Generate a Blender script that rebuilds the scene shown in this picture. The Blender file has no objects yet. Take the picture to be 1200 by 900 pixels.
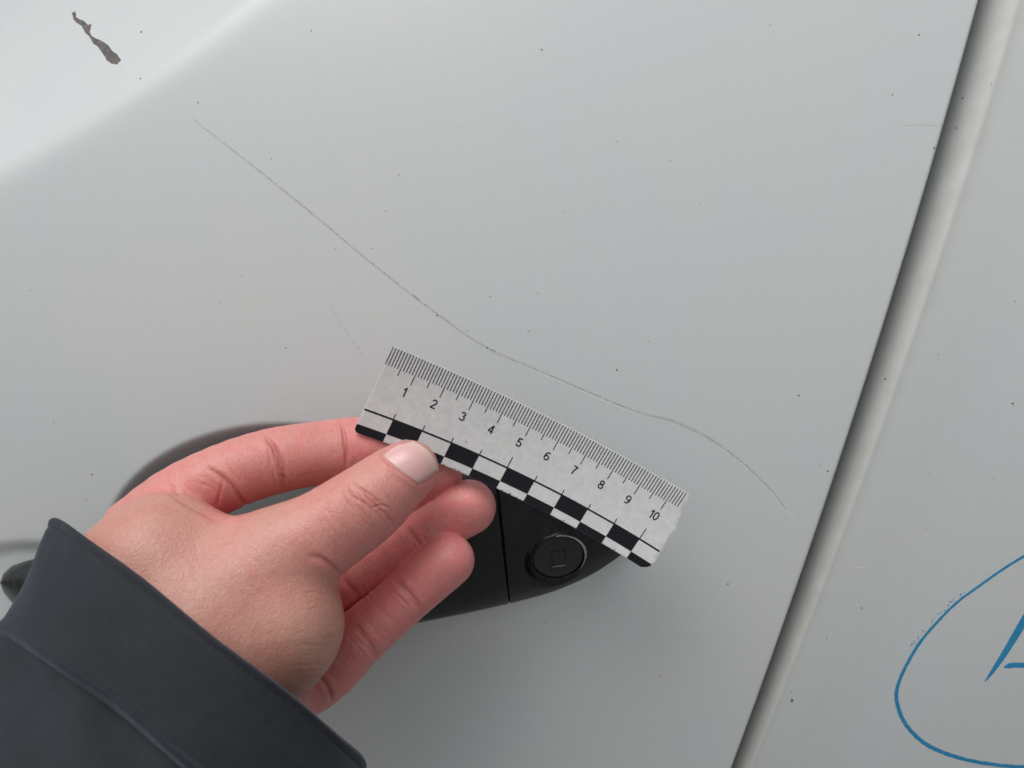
import bpy, bmesh, math, random
import numpy as np
from mathutils import Vector
from mathutils.bvhtree import BVHTree

random.seed(7)
rng = np.random.default_rng(7)
S = bpy.context.scene
COL = S.collection

# ------------------------------------------------------------------ camera, sky, sun, exposure
F = 960.0            # focal length in photograph pixels (1200 wide)
D = 0.297            # camera to door skin, metres
CZ = 1.0             # camera height
cam = bpy.data.cameras.new('camera')
cam.lens = 36 * F / 1200
cam.clip_start = 0.005
cam.clip_end = 500
cam.dof.use_dof = True
cam.dof.focus_distance = 0.285
cam.dof.aperture_fstop = 17
co = bpy.data.objects.new('camera', cam)
co.location = (0, -D, CZ)
co.rotation_euler = (math.radians(90), 0, 0)
COL.objects.link(co)
S.camera = co

SUN = Vector((-0.28, -0.47, 0.83)).normalized()      # towards the sun
w = bpy.data.worlds.new('World')
S.world = w
w.use_nodes = True
nt = w.node_tree
bg = nt.nodes['Background']
sky = nt.nodes.new('ShaderNodeTexSky')
sky.sky_type = 'NISHITA'
sky.sun_disc = False
sky.sun_elevation = math.asin(SUN.z)
sky.sun_rotation = math.atan2(SUN.x, SUN.y)
sky.dust_density = 5.0
sky.air_density = 1.0
hs = nt.nodes.new('ShaderNodeHueSaturation')          # overcast: nearly grey sky
hs.inputs['Saturation'].default_value = 0.22
nt.links.new(sky.outputs[0], hs.inputs['Color'])
nt.links.new(hs.outputs[0], bg.inputs[0])
bg.inputs[1].default_value = 0.118

sl = bpy.data.lights.new('sun', 'SUN')
sl.energy = 1.4
sl.angle = math.radians(42)
sl.color = (1.0, 0.995, 0.985)
so = bpy.data.objects.new('sun', sl)
so.rotation_euler = (-SUN).to_track_quat('-Z', 'Y').to_euler()
so.location = (-1, -2, 4)
COL.objects.link(so)

S.view_settings.view_transform = 'Standard'
S.view_settings.look = 'None'
S.view_settings.exposure = -0.22
S.view_settings.gamma = 1.0

# ------------------------------------------------------------------ helpers
def P(px, py, d):
    return np.array([(px - 600) / F * d, -D + d, CZ + (450 - py) / F * d])

def to_px(p):
    p = np.asarray(p)
    d = p[..., 1] + D
    return p[..., 0] / d * F + 600, 450 - (p[..., 2] - CZ) / d * F

def link(o, parent=None):
    COL.objects.link(o)
    if parent is not None:
        o.parent = parent
    return o

def mesh_obj(name, verts, faces, mat, parent=None, smooth=True):
    me = bpy.data.meshes.new(name)
    me.from_pydata([tuple(map(float, v)) for v in verts], [], [tuple(int(i) for i in f) for f in faces])
    me.update()
    if smooth:
        me.polygons.foreach_set('use_smooth', [True] * len(me.polygons))
    if mat:
        me.materials.append(mat)
    return link(bpy.data.objects.new(name, me), parent)

def big_mesh(name, V, Q, mat, parent=None):
    """fast path: V (n,3), Q (m,4) quads"""
    V = np.asarray(V, dtype=np.float32); Q = np.asarray(Q, dtype=np.int32)
    me = bpy.data.meshes.new(name)
    me.vertices.add(len(V)); me.vertices.foreach_set('co', V.ravel())
    me.loops.add(Q.size); me.loops.foreach_set('vertex_index', Q.ravel())
    me.polygons.add(len(Q))
    me.polygons.foreach_set('loop_start', np.arange(0, Q.size, 4, dtype=np.int32))
    me.polygons.foreach_set('use_smooth', np.ones(len(Q), dtype=bool))
    me.update(calc_edges=True)
    me.validate()
    if mat:
        me.materials.append(mat)
    return link(bpy.data.objects.new(name, me), parent)

def grid_quads(nu, nv, flip=False, wrap_v=False):
    i = np.arange(nu - 1)[:, None]
    j = np.arange(nv if wrap_v else nv - 1)[None, :]
    j2 = (j + 1) % nv
    a = i * nv + j; b = (i + 1) * nv + j; c = (i + 1) * nv + j2; d = i * nv + j2
    q = np.stack([a, b, c, d], -1).reshape(-1, 4)
    return q[:, ::-1] if flip else q

def empty(name, loc, label=None, cat=None):
    o = bpy.data.objects.new(name, None)
    o.empty_display_size = 0.02
    o.location = loc
    if label: o['label'] = label
    if cat: o['category'] = cat
    return link(o)

def keep_world(children, root):
    from mathutils import Matrix
    m = Matrix.Translation(root.location).inverted()
    for c in children:
        c.matrix_parent_inverse = m

class NT:
    def __init__(s, name):
        s.m = bpy.data.materials.new(name); s.m.use_nodes = True
        s.n = s.m.node_tree.nodes; s.l = s.m.node_tree.links
        s.p = s.n['Principled BSDF']
        s.tc = s.n.new('ShaderNodeTexCoord')
    def add(s, t, **kw):
        n = s.n.new(t)
        for k, v in kw.items(): setattr(n, k, v)
        return n
    def noise(s, scale, detail=4, rough=0.5, dist=0.0, vec=None):
        n = s.add('ShaderNodeTexNoise')
        n.inputs['Scale'].default_value = scale; n.inputs['Detail'].default_value = detail
        n.inputs['Roughness'].default_value = rough; n.inputs['Distortion'].default_value = dist
        s.l.new(vec if vec else s.tc.outputs['Object'], n.inputs['Vector'])
        return n
    def ramp(s, src, stops):
        r = s.add('ShaderNodeValToRGB')
        e = r.color_ramp.elements
        while len(e) < len(stops): e.new(0.5)
        for k, (p, c) in enumerate(stops):
            e[k].position = p
            e[k].color = (c, c, c, 1) if isinstance(c, (int, float)) else (*c, 1)
        s.l.new(src, r.inputs[0])
        return r
    def mix(s, fac, a, b, mode='MIX'):
        m = s.add('ShaderNodeMix', data_type='RGBA', blend_type=mode)
        for sock, v in ((m.inputs[0], fac), (m.inputs[6], a), (m.inputs[7], b)):
            if isinstance(v, bpy.types.NodeSocket): s.l.new(v, sock)
            elif isinstance(v, (int, float)): sock.default_value = v
            else: sock.default_value = (*v, 1)
        return m.outputs[2]
    def math(s, op, a, b=0.0):
        m = s.add('ShaderNodeMath', operation=op)
        for sock, v in ((m.inputs[0], a), (m.inputs[1], b)):
            if isinstance(v, bpy.types.NodeSocket): s.l.new(v, sock)
            else: sock.default_value = v
        return m.outputs[0]
    def attr(s, name):
        a = s.add('ShaderNodeAttribute', attribute_name=name)
        return a.outputs['Fac']
    def bump(s, h, strength, dist, prev=None):
        b = s.add('ShaderNodeBump')
        b.inputs['Strength'].default_value = strength
        b.inputs['Distance'].default_value = dist
        s.l.new(h, b.inputs['Height'])
        if prev: s.l.new(prev, b.inputs['Normal'])
        s.l.new(b.outputs[0], s.p.inputs['Normal'])
        return b.outputs[0]
    def set(s, **kw):
        for k, v in kw.items():
            k = k.replace('_', ' ')
            sock = s.p.inputs[k]
            if isinstance(v, bpy.types.NodeSocket): s.l.new(v, sock)
            elif isinstance(v, tuple) and len(v) == 3 and sock.type == 'RGBA': sock.default_value = (*v, 1)
            else: sock.default_value = v
        return s.m

# ------------------------------------------------------------------ materials
def paint_material(name, seed):
    t = NT(name)
    mp = t.add('ShaderNodeMapping'); mp.inputs['Location'].default_value = (seed, seed * .7, 0)
    t.l.new(t.tc.outputs['Object'], mp.inputs[0])
    v = mp.outputs[0]
    big = t.noise(14, 3, .5, vec=v)
    fine = t.noise(320, 5, .65, vec=v)
    base = t.mix(t.ramp(big.outputs[0], [(.35, 0), (.68, 1)]).outputs[0], (.63, .675, .685), (.655, .68, .675))
    base = t.mix(t.ramp(fine.outputs[0], [(.35, .0), (.8, .10)]).outputs[0], base, (.52, .51, .47))
    # dust and dirt specks: thresholded cells, only some of them marked
    vo = t.add('ShaderNodeTexVoronoi'); vo.inputs['Scale'].default_value = 105
    t.l.new(v, vo.inputs['Vector'])
    dot = t.ramp(vo.outputs['Distance'], [(.03, 1), (.075, 0)]).outputs[0]
    sep = t.add('ShaderNodeSeparateColor'); t.l.new(vo.outputs['Color'], sep.inputs[0])
    some = t.ramp(sep.outputs[0], [(.86, 0), (.99, .45)]).outputs[0]
    spk = t.math('MULTIPLY', dot, some)
    base = t.mix(spk, base, (.30, .29, .27))
    t.bump(t.noise(900, 3, .5, vec=v).outputs[0], .06, .0004)
    rn = t.ramp(big.outputs[0], [(.2, .36), (.8, .46)]).outputs[0]
    if seed: return t.set(Base_Color=base, Roughness=.52, Specular_IOR_Level=.25)
    return t.set(Base_Color=base, Roughness=rn, Specular_IOR_Level=.42, Coat_Weight=.2, Coat_Roughness=.28)
M_paint = paint_material('grey_white_car_paint', 0.0)
M_paint2 = paint_material('grey_white_side_paint', 3.1)

# side panel: dusty beige tint on the rolled edge, darkened to dull its lit crest
def add_edge_dirt_dim(mat):
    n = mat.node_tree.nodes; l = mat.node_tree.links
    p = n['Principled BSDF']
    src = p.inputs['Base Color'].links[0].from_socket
    a = n.new('ShaderNodeAttribute'); a.attribute_name = 'dirt_dim'
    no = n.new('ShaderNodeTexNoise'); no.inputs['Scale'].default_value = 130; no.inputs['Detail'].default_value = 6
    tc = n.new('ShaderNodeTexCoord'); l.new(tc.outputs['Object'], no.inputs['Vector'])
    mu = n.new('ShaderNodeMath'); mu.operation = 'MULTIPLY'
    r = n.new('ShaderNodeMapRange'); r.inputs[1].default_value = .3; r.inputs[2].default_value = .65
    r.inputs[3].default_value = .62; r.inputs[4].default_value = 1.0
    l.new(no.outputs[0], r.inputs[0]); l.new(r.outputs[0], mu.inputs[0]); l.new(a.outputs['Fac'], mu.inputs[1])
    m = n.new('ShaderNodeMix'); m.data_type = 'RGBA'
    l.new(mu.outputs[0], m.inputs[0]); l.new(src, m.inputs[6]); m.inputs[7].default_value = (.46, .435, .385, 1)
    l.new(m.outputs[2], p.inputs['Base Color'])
add_edge_dirt_dim(M_paint2)

def plain(name, col, rough, spec=.5, noise=None, bump=None, metal=0):
    t = NT(name)
    c = col
    if noise:
        n = t.noise(noise[0], 5, .6)
        c = t.mix(t.ramp(n.outputs[0], [(.35, 0), (.68, 1)]).outputs[0], col, noise[1])
    if bump:
        t.bump(t.noise(bump[0], 4, .6).outputs[0], bump[1], bump[2])
    return t.set(Base_Color=c, Roughness=rough, Specular_IOR_Level=spec, Metallic=metal)
M_black = plain('black_textured_plastic', (.003, .0035, .005), .34, .45, (340, (.009, .0105, .014)), (1800, .35, .0004))
M_lock = plain('lock_cover_plastic', (.016, .015, .0145), .35, .5, (500, (.026, .024, .022)), (2500, .3, .0002))
M_metal = plain('pale_metal_rim', (.30, .30, .29), .35, .5, (700, (.6, .6, .58)), None, .6)
M_dark = plain('dark_seal_rubber', (.012, .012, .013), .8)
M_scr = plain('scratch_grey', (.51, .52, .52), .7, .3, (500, (.61, .62, .62)))
M_core = plain('scratch_core', (.33, .33, .33), .8, .3, (500, (.52, .52, .51)))
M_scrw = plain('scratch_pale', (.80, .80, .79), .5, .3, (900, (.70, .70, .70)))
M_rust = plain('bare_rusty_metal', (.10, .095, .10), .8, .3, (420, (.20, .165, .15)), (1500, .8, .0005))
M_spk = plain('dark_speck', (.11, .105, .10), .8)
M_spk2 = plain('pale_speck', (.25, .245, .235), .8)
M_ink = plain('blue_marker_ink', (.015, .23, .48), .45, .4, (700, (.04, .33, .58)))
M_plate = plain('white_ruler_plastic', (.56, .56, .555), .5, .35, (420, (.64, .64, .635)), (1200, .1, .0002))
M_print = plain('black_ruler_print', (.0075, .0075, .0115), .6, .2)
M_print2 = plain('fine_black_print', (.012, .012, .015), .6, .2)
M_ground = plain('concrete_pavement', (.20, .20, .195), .9, .3, (40, (.26, .26, .25)))

def skin_material():
    t = NT('skin')
    red = t.attr('red'); deep = t.attr('deep'); ridge = t.attr('ridge')
    n1 = t.noise(60, 4, .55); n2 = t.noise(420, 5, .65); n3 = t.noise(1500, 3, .6)
    base = t.mix(t.ramp(n1.outputs[0], [(.35, 0), (.65, 1)]).outputs[0], (.50, .235, .17), (.55, .29, .22))
    base = t.mix(red, base, (.82, .225, .24))
    mott = t.ramp(n2.outputs[0], [(.36, .42), (.60, 0)]).outputs[0]
    base = t.mix(mott, base, (.58, .215, .185))
    base = t.mix(t.ramp(n3.outputs[0], [(.45, 0), (.7, .32)]).outputs[0], base, (.68, .42, .34))
    n4 = t.noise(130, 5, .6, .8)
    base = t.mix(t.ramp(n4.outputs[0], [(.42, 0), (.7, .35)]).outputs[0], base, (.62, .37, .285))
    base = t.mix(deep, base, (.40, .10, .085))
    # fine skin relief and friction ridges on the finger pads
    vo = t.add('ShaderNodeTexVoronoi', feature='DISTANCE_TO_EDGE'); vo.inputs['Scale'].default_value = 900
    t.l.new(t.tc.outputs['Object'], vo.inputs['Vector'])
    b = t.bump(t.ramp(vo.outputs[0], [(0, 0), (.25, 1)]).outputs[0], .22, .0002)
    wv = t.add('ShaderNodeTexWave', wave_type='BANDS', bands_direction='X')
    wv.inputs['Scale'].default_value = 560; wv.inputs['Distortion'].default_value = 5.0
    wv.inputs['Detail'].default_value = 1.5; wv.inputs['Detail Scale'].default_value = .12
    mp = t.add('ShaderNodeMapping'); mp.inputs['Rotation'].default_value = (0, math.radians(-12), 0)
    t.l.new(t.tc.outputs['Object'], mp.inputs[0]); t.l.new(mp.outputs[0], wv.inputs['Vector'])
    h = t.math('MULTIPLY', wv.outputs['Fac'], ridge)
    b = t.bump(h, .45, .00030, b)
    # fine criss-cross skin lines, longer across the limb than along it
    mp2 = t.add('ShaderNodeMapping'); mp2.inputs['Rotation'].default_value = (0, math.radians(38), 0)
    mp2.inputs['Scale'].default_value = (1.0, 1.0, .33)
    t.l.new(t.tc.outputs['Object'], mp2.inputs[0])
    n5 = t.noise(900, 4, .7, .4, vec=mp2.outputs[0])
    b = t.bump(n5.outputs[0], .44, .0004, b)
    h2 = t.math('MULTIPLY', t.noise(230, 4, .6, 1.2).outputs[0], 1.0)
    t.bump(h2, .25, .0008, b)
    base = t.mix(t.math('MULTIPLY', t.ramp(wv.outputs['Fac'], [(.0, .16), (.5, 0)]).outputs[0], ridge), base, (.50, .17, .15))
    m = t.set(Base_Color=base, Roughness=.40, Specular_IOR_Level=.5, Subsurface_Weight=.12,
              Subsurface_Scale=.004, Subsurface_Radius=(1.0, .35, .2))
    return m
M_skin = skin_material()

def nail_material():
    t = NT('thumb_nail')
    a = t.attr('along')
    base = t.mix(t.ramp(a, [(0.0, 0.5), (.16, 0), (.80, 0.05), (.93, .55), (1.0, 1.0)]).outputs[0], (.74, .43, .42), (.78, .60, .49))
    base = t.mix(t.ramp(t.noise(160, 3).outputs[0], [(.4, 0), (.7, .35)]).outputs[0], base, (.76, .50, .46))
    mp = t.add('ShaderNodeMapping'); mp.inputs['Rotation'].default_value = (0, math.radians(37), 0)
    mp.inputs['Scale'].default_value = (.12, 1, 1.0); t.l.new(t.tc.outputs['Object'], mp.inputs[0])
    t.bump(t.noise(1400, 3, .6, vec=mp.outputs[0]).outputs[0], .22, .0003)
    return t.set(Base_Color=base, Roughness=.27, Specular_IOR_Level=.5, Subsurface_Weight=.1, Subsurface_Scale=.002)
M_nail = nail_material()

def cloth_material(name, c1, c2):
    t = NT(name)
    n = t.noise(55, 5, .6)
    c = t.mix(t.ramp(n.outputs[0], [(.3, 0), (.7, 1)]).outputs[0], c1, c2)
    w1 = t.noise(2600, 2, .5)
    c = t.mix(t.ramp(w1.outputs[0], [(.45, 0), (.75, .35)]).outputs[0], c, (.034, .039, .049))
    wv = t.add('ShaderNodeTexWave', wave_type='BANDS', bands_direction='DIAGONAL')
    wv.inputs['Scale'].default_value = 420; wv.inputs['Distortion'].default_value = 2.5
    t.l.new(t.tc.outputs['Object'], wv.inputs['Vector'])
    b = t.bump(wv.outputs['Fac'], .07, .0002)
    wq = t.add('ShaderNodeTexWave', wave_type='BANDS', bands_direction='X'); wq.inputs['Scale'].default_value = 520; wq.inputs['Distortion'].default_value = 1.5
    t.l.new(t.tc.outputs['Object'], wq.inputs['Vector'])
    b = t.bump(wq.outputs['Fac'], .10, .0002, b)
    b = t.bump(t.noise(1800, 3, .6).outputs[0], .25, .0004, b)
    t.bump(t.noise(38, 3, .5, .4).outputs[0], .45, .004, b)
    return t.set(Base_Color=c, Roughness=.78, Specular_IOR_Level=.3, Sheen_Weight=.25, Sheen_Roughness=.5,
                 Sheen_Tint=(.6, .66, .8))
M_cloth = cloth_material('charcoal_jacket_cloth', (.0125, .0145, .0195), (.018, .0205, .027))
M_thread = plain('dark_thread', (.024, .027, .034), .8)

# ------------------------------------------------------------------ ground
gnd = mesh_obj('ground', [(-200, -200, 0), (200, -200, 0), (200, 200, 0), (-200, 200, 0)], [(0, 1, 2, 3)], M_ground, smooth=False)
gnd['kind'] = 'structure'

# ------------------------------------------------------------------ car skin
PX = D / F     # metres per photograph pixel on the door skin

def softplus(s, wd):
    return wd * np.logaddexp(0, s / wd)

def sstep(a, b, x):
    t = np.clip((x - a) / (b - a), 0, 1)
    return t * t * t * (t * (6 * t - 15) + 10)

def base_y(x, z):
    """outer skin: gently convex, turning up at the shoulder (upper left)"""
    zz = z - CZ
    y = (zz - 0.06) ** 2 / (2 * 0.68) + (x + .02) ** 2 / (2 * 3.2)
    y = y - (0.06 ** 2) / (2 * .68)
    # shoulder line through photograph points (0,195) and (280,0), slightly bowed
    x0, z0 = (0 - 600) * PX, (450 - 195) * PX
    dx, dz = 280 * PX, 195 * PX
    L = math.hypot(dx, dz); dx /= L; dz /= L
    along = (x - x0) * dx + (zz - z0) * dz
    s = -(x - x0) * dz + (zz - z0) * dx
    s = s + 10 * PX - 1.1 * (along - .055) ** 2
    y = y + 0.62 * softplus(s, .0030) - .0000
    return y

def door_y(x, z):
    zz = z - CZ
    y = base_y(x, z)
    q = np.sqrt(((x - (330 - 600) * PX) / (222 * PX)) ** 2 + ((zz - (450 - 655) * PX) / (np.where(zz > (450 - 655) * PX, 154, 88) * PX)) ** 2)
    y = y + .036 * sstep(1.04, .82, q)
    q2 = np.sqrt(((x - (10 - 600) * PX) / (118 * PX)) ** 2 + ((zz - (450 - 712) * PX) / (72 * PX)) ** 2)
    y = y + .0022 * sstep(1.06, .72, q2)
    return y

# rear edge of the door (gap line) as x(z)
_gp = np.array([(1148, 0), (1106, 150), (1060.5, 300), (1014, 450), (965.5, 600), (913, 750), (858, 900)], float)
_gx = (_gp[:, 0] - 600) * PX; _gz = (450 - _gp[:, 1]) * PX
_gc = np.polyfit(_gz, _gx, 2)
def gap_x(z):
    zz = np.clip(z - CZ, -.2, .2)
    return np.polyval(_gc, zz) + (z - CZ - zz) * .32

# refine: the skin is a little off the plane at the edges, so rescale for its true distance
def _g_fix(z):
    x = gap_x(z)
    for _ in range(4):
        y = base_y(x, z)
        zz = z - CZ
        k = (D + y) / D
        zs = CZ + zz / k
        x = gap_x(zs) * k
    return x

def panel_y(x, z):
    s = x - _g_fix(z)
    zz = np.clip((z - CZ + .15) / .3, -.3, 1.3)
    wd = .0078 + .0080 * zz
    t = np.clip(1 - np.clip(s - .0012, 0, None) / wd, 0, 1)
    return base_y(x, z) + .0020 + (.0170 + .0090 * zz) * t ** 1.7

def hit(px, py, fn, off=0.0):
    d = D
    for _ in range(12):
        p = P(px, py, d)
        d = float(D + fn(p[0], p[2]))
    return P(px, py, d - off)

car_z = CZ - .30
car = empty('car', (0, 0.03, 0.0), 'dusty off-white car body side with scratched door, black handle and blue marker drawing', 'car')
car_parts = []

# door panel
nx, nz = 640, 520
zv = CZ + np.linspace(-.30, .32, nz)
xl = -.42
ed = .0016
rows = []
u = np.linspace(0, 1, nx)
xg = _g_fix(zv)
X = xl + u[:, None] * ((xg - ed)[None, :] - xl)
Z = np.broadcast_to(zv[None, :], X.shape)
Y = door_y(X, Z)
front = np.stack([X, Y, Z], -1)
edge = []
yb = door_y(xg - ed, zv)
for a in np.linspace(0, math.pi / 2, 7)[1:]:
    edge.append(np.stack([xg - ed + ed * math.sin(a), yb + ed * (1 - math.cos(a)), zv], -1))
edge.append(np.stack([xg, yb + .005, zv], -1))
edge.append(np.stack([xg - .0015, yb + .014, zv], -1))
edge.append(np.stack([xg - .03, yb + .016, zv], -1))
V = np.concatenate([front, np.array(edge)], 0)
door = big_mesh('door_panel', V.reshape(-1, 3), grid_quads(V.shape[0], nz), M_paint, car)
car_parts.append(door)

# side panel behind the gap
s1 = np.concatenate([np.linspace(-.02, 0, 6)[:-1], np.linspace(0, .05, 90)[:-1], np.linspace(.05, .30, 60)])
zv2 = CZ + np.linspace(-.30, .30, 260)
X = _g_fix(zv2)[None, :] + s1[:, None]
Z = np.broadcast_to(zv2[None, :], X.shape)
Y = panel_y(X, Z)
V2 = np.stack([X, Y, Z], -1)
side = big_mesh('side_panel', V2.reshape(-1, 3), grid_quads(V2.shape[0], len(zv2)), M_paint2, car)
at = side.data.attributes.new('dirt_dim', 'FLOAT', 'POINT')
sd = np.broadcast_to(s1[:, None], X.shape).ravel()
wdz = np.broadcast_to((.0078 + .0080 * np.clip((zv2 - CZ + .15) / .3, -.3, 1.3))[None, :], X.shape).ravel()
dirt_dim = np.clip(np.exp(-((sd / wdz - .88) / .36) ** 2) * .60 + np.exp(-((sd - .028) / .02) ** 2) * .12, 0, 1)  # beige dirt, its main band centred on the crest to mute the highlight
at.data.foreach_set('value', dirt_dim.astype(np.float32))
car_parts.append(side)

# structure behind: closes the body shell at the back
bx = mesh_obj('door_frame', [(-.42, .125, CZ - .3), (.55, .125, CZ - .3), (.55, .125, CZ + .3), (-.42, .125, CZ + .3),
                             (-.42, .15, CZ - .3), (.55, .15, CZ - .3), (.55, .15, CZ + .3), (-.42, .15, CZ + .3)],
              [(0, 1, 2, 3), (7, 6, 5, 4), (0, 4, 5, 1), (1, 5, 6, 2), (2, 6, 7, 3), (3, 7, 4, 0)], M_dark, car, smooth=False)
car_parts.append(bx)

# black rubber seal behind the door edge, added to darken the gap
vs, fs = [], []
zs_ = CZ + np.linspace(-.30, .30, 120)
xg_ = _g_fix(zs_)
prof = [(-.0004, .0042), (.0003, .0046), (.0007, .0058), (.0004, .0075), (.0008, .011), (.0008, .034), (-.0008, .034), (-.0008, .0060)]
for k, (x_, z_) in enumerate(zip(xg_, zs_)):
    for (a, b) in prof:
        vs.append((x_ + a, float(base_y(x_, z_)) + b, z_))
for k in range(len(zs_) - 1):
    for a in range(8):
        fs.append((8 * k + a, 8 * k + (a + 1) % 8, 8 * k + 8 + (a + 1) % 8, 8 * k + 8 + a))
seal = mesh_obj('door_seal', vs, fs, M_dark, car); car_parts.append(seal)

# ---- ribbons (scratches, ink)
def resample(pts, n):
    pts = np.asarray(pts, float)
    # Catmull-Rom
    out = []
    ext = np.vstack([2 * pts[0] - pts[1], pts, 2 * pts[-1] - pts[-2]])
    m = len(pts) - 1
    for k in range(n):
        t = k / (n - 1) * m
        i = min(int(t), m - 1); f = t - i
        p0, p1, p2, p3 = ext[i], ext[i + 1], ext[i + 2], ext[i + 3]
        out.append(.5 * ((2 * p1) + (-p0 + p2) * f + (2 * p0 - 5 * p1 + 4 * p2 - p3) * f ** 2 + (-p0 + 3 * p1 - 3 * p2 + p3) * f ** 3))
    return np.array(out)

def ribbon(name, pts, width, fn, mat, parent, n=120, off=.00006, jitter=0.0, shift=0.0, taper=(0, 0), thick=0.0, gaps=0.0, rs=1):
    r = random.Random(rs)
    c = resample(pts, n)
    tng = np.gradient(c, axis=0)
    tng /= np.linalg.norm(tng, axis=1)[:, None] + 1e-9
    nr = np.stack([-tng[:, 1], tng[:, 0]], -1)
    vs, fs = [], []
    for k in range(n):
        f = k / (n - 1)
        wk = width if not callable(width) else width(f)
        if taper[0]: wk *= min(1, f / taper[0]) ** .7 + .05
        if taper[1]: wk *= min(1, (1 - f) / taper[1]) ** .7 + .05
        wa = wk * .5 * (1 + jitter * r.uniform(-1, 1)); wb = wk * .5 * (1 + jitter * r.uniform(-1, 1))
        m = c[k] + nr[k] * shift
        a = m + nr[k] * wa; b = m - nr[k] * wb
        vs += [hit(*a, fn, off * .3), hit(*m, fn, off + thick), hit(*b, fn, off * .3)]
    for k in range(n - 1):
        if gaps and r.random() < gaps: continue
        i = 3 * k
        fs += [(i, i + 1, i + 4, i + 3), (i + 1, i + 2, i + 5, i + 4)]
    return mesh_obj(name, vs, fs, mat, parent)

SC = [(225, 139), (260, 166), (320, 213), (380, 262), (440, 312), (515, 370), (572, 408), (640, 438), (700, 464),
      (745, 482), (790, 494), (830, 513), (870, 542), (905, 576), (922, 598)]
scr = ribbon('long_scratch', SC, lambda f: 1.9 + .7 * math.sin(f * 9) ** 2 + (1.0 if .64 < f < .80 else 0), door_y, M_scr, door, 520, jitter=.35,
       taper=(.22, .1), gaps=.01, rs=3)
ribbon('scratch_core', SC, lambda f: .75 + .3 * math.sin(f * 23) ** 2, door_y, M_core, door, 620, jitter=.7,
       taper=(.3, .1), gaps=.50, rs=8, shift=-.5, off=.00012)
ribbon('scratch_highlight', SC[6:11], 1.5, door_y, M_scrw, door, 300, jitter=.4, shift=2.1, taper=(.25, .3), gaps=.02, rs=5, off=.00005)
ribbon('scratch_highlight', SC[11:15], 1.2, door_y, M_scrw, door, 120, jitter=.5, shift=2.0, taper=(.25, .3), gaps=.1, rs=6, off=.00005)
ribbon('scratch_end', [(915, 594), (924, 601), (936, 613)], 1.6, door_y, M_scrw, door, 24, jitter=.6, taper=(.2, .3))
ribbon('faint_scratch', [(384, 352), (398, 376), (414, 400), (432, 424)], 1.1, door_y, M_scr, door, 30, jitter=.5, taper=(.4, .2), gaps=.25)
ribbon('faint_scratch', [(1058, 147), (1080, 146), (1104, 148)], .8, door_y, M_scr, door, 24, jitter=.5, taper=(.4, .2), gaps=.15)
ribbon('faint_scratch', [(948, 690), (975, 700)], .6, door_y, M_scr, door, 12, taper=(.4, .4), gaps=.2)
ribbon('faint_scratch', [(996, 661), (1004, 665), (1014, 665)], 1.1, panel_y, M_scrw, side, 14, taper=(.4, .3))
ribbon('faint_scratch', [(972, 651), (980, 655)], 1.3, panel_y, M_scr, side, 8, jitter=.5, taper=(.3, .3))
ribbon('faint_scratch', [(1036, 458), (1046, 462)], 1.0, panel_y, M_scr, side, 8, jitter=.5, taper=(.3, .3))

# chip down to bare rusty metal
chip = [(85, 14), (87, 22), (91, 26), (96, 29), (101, 38), (105, 41), (110, 50), (116, 54), (122, 63), (126, 70), (132, 74), (138, 75),
        (141, 71), (136, 64), (131, 61), (126, 54), (117, 48), (108, 41), (106, 37), (106, 28), (102, 30), (97, 25), (90, 19), (87, 14)]
def widen(p, a=(88, 16), b=(137, 73), amt=1.3):
    dx, dy = b[0] - a[0], b[1] - a[1]; L = math.hypot(dx, dy)
    sd = ((p[0] - a[0]) * dy - (p[1] - a[1]) * dx) / L
    k = amt if sd > 0 else -amt
    return (p[0] + dy / L * k, p[1] - dx / L * k)
chip = [widen(p) for p in chip]
def patch(name, poly, fn, mat, parent, off=.00008, sub=2):
    out = []
    rr = random.Random(2)
    for k in range(len(poly)):
        a, b = poly[k], poly[(k + 1) % len(poly)]
        for j in range(sub):
            f = j / sub
            out.append((a[0] * (1 - f) + b[0] * f + (rr.uniform(-.6, .6) if j else 0), a[1] * (1 - f) + b[1] * f + (rr.uniform(-.6, .6) if j else 0)))
    bm = bmesh.new()
    vs = [bm.verts.new(hit(x, y, fn, off)) for x, y in out]
    es = [bm.edges.new((vs[k], vs[(k + 1) % len(vs)])) for k in range(len(vs))]
    bmesh.ops.triangle_fill(bm, use_beauty=True, use_dissolve=False, edges=es, normal=(0, -1, 0))
    me = bpy.data.meshes.new(name); bm.to_mesh(me); bm.free(); me.materials.append(mat)
    return link(bpy.data.objects.new(name, me), parent)
patch('rust_chip', chip, door_y, M_rust, door)

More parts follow.
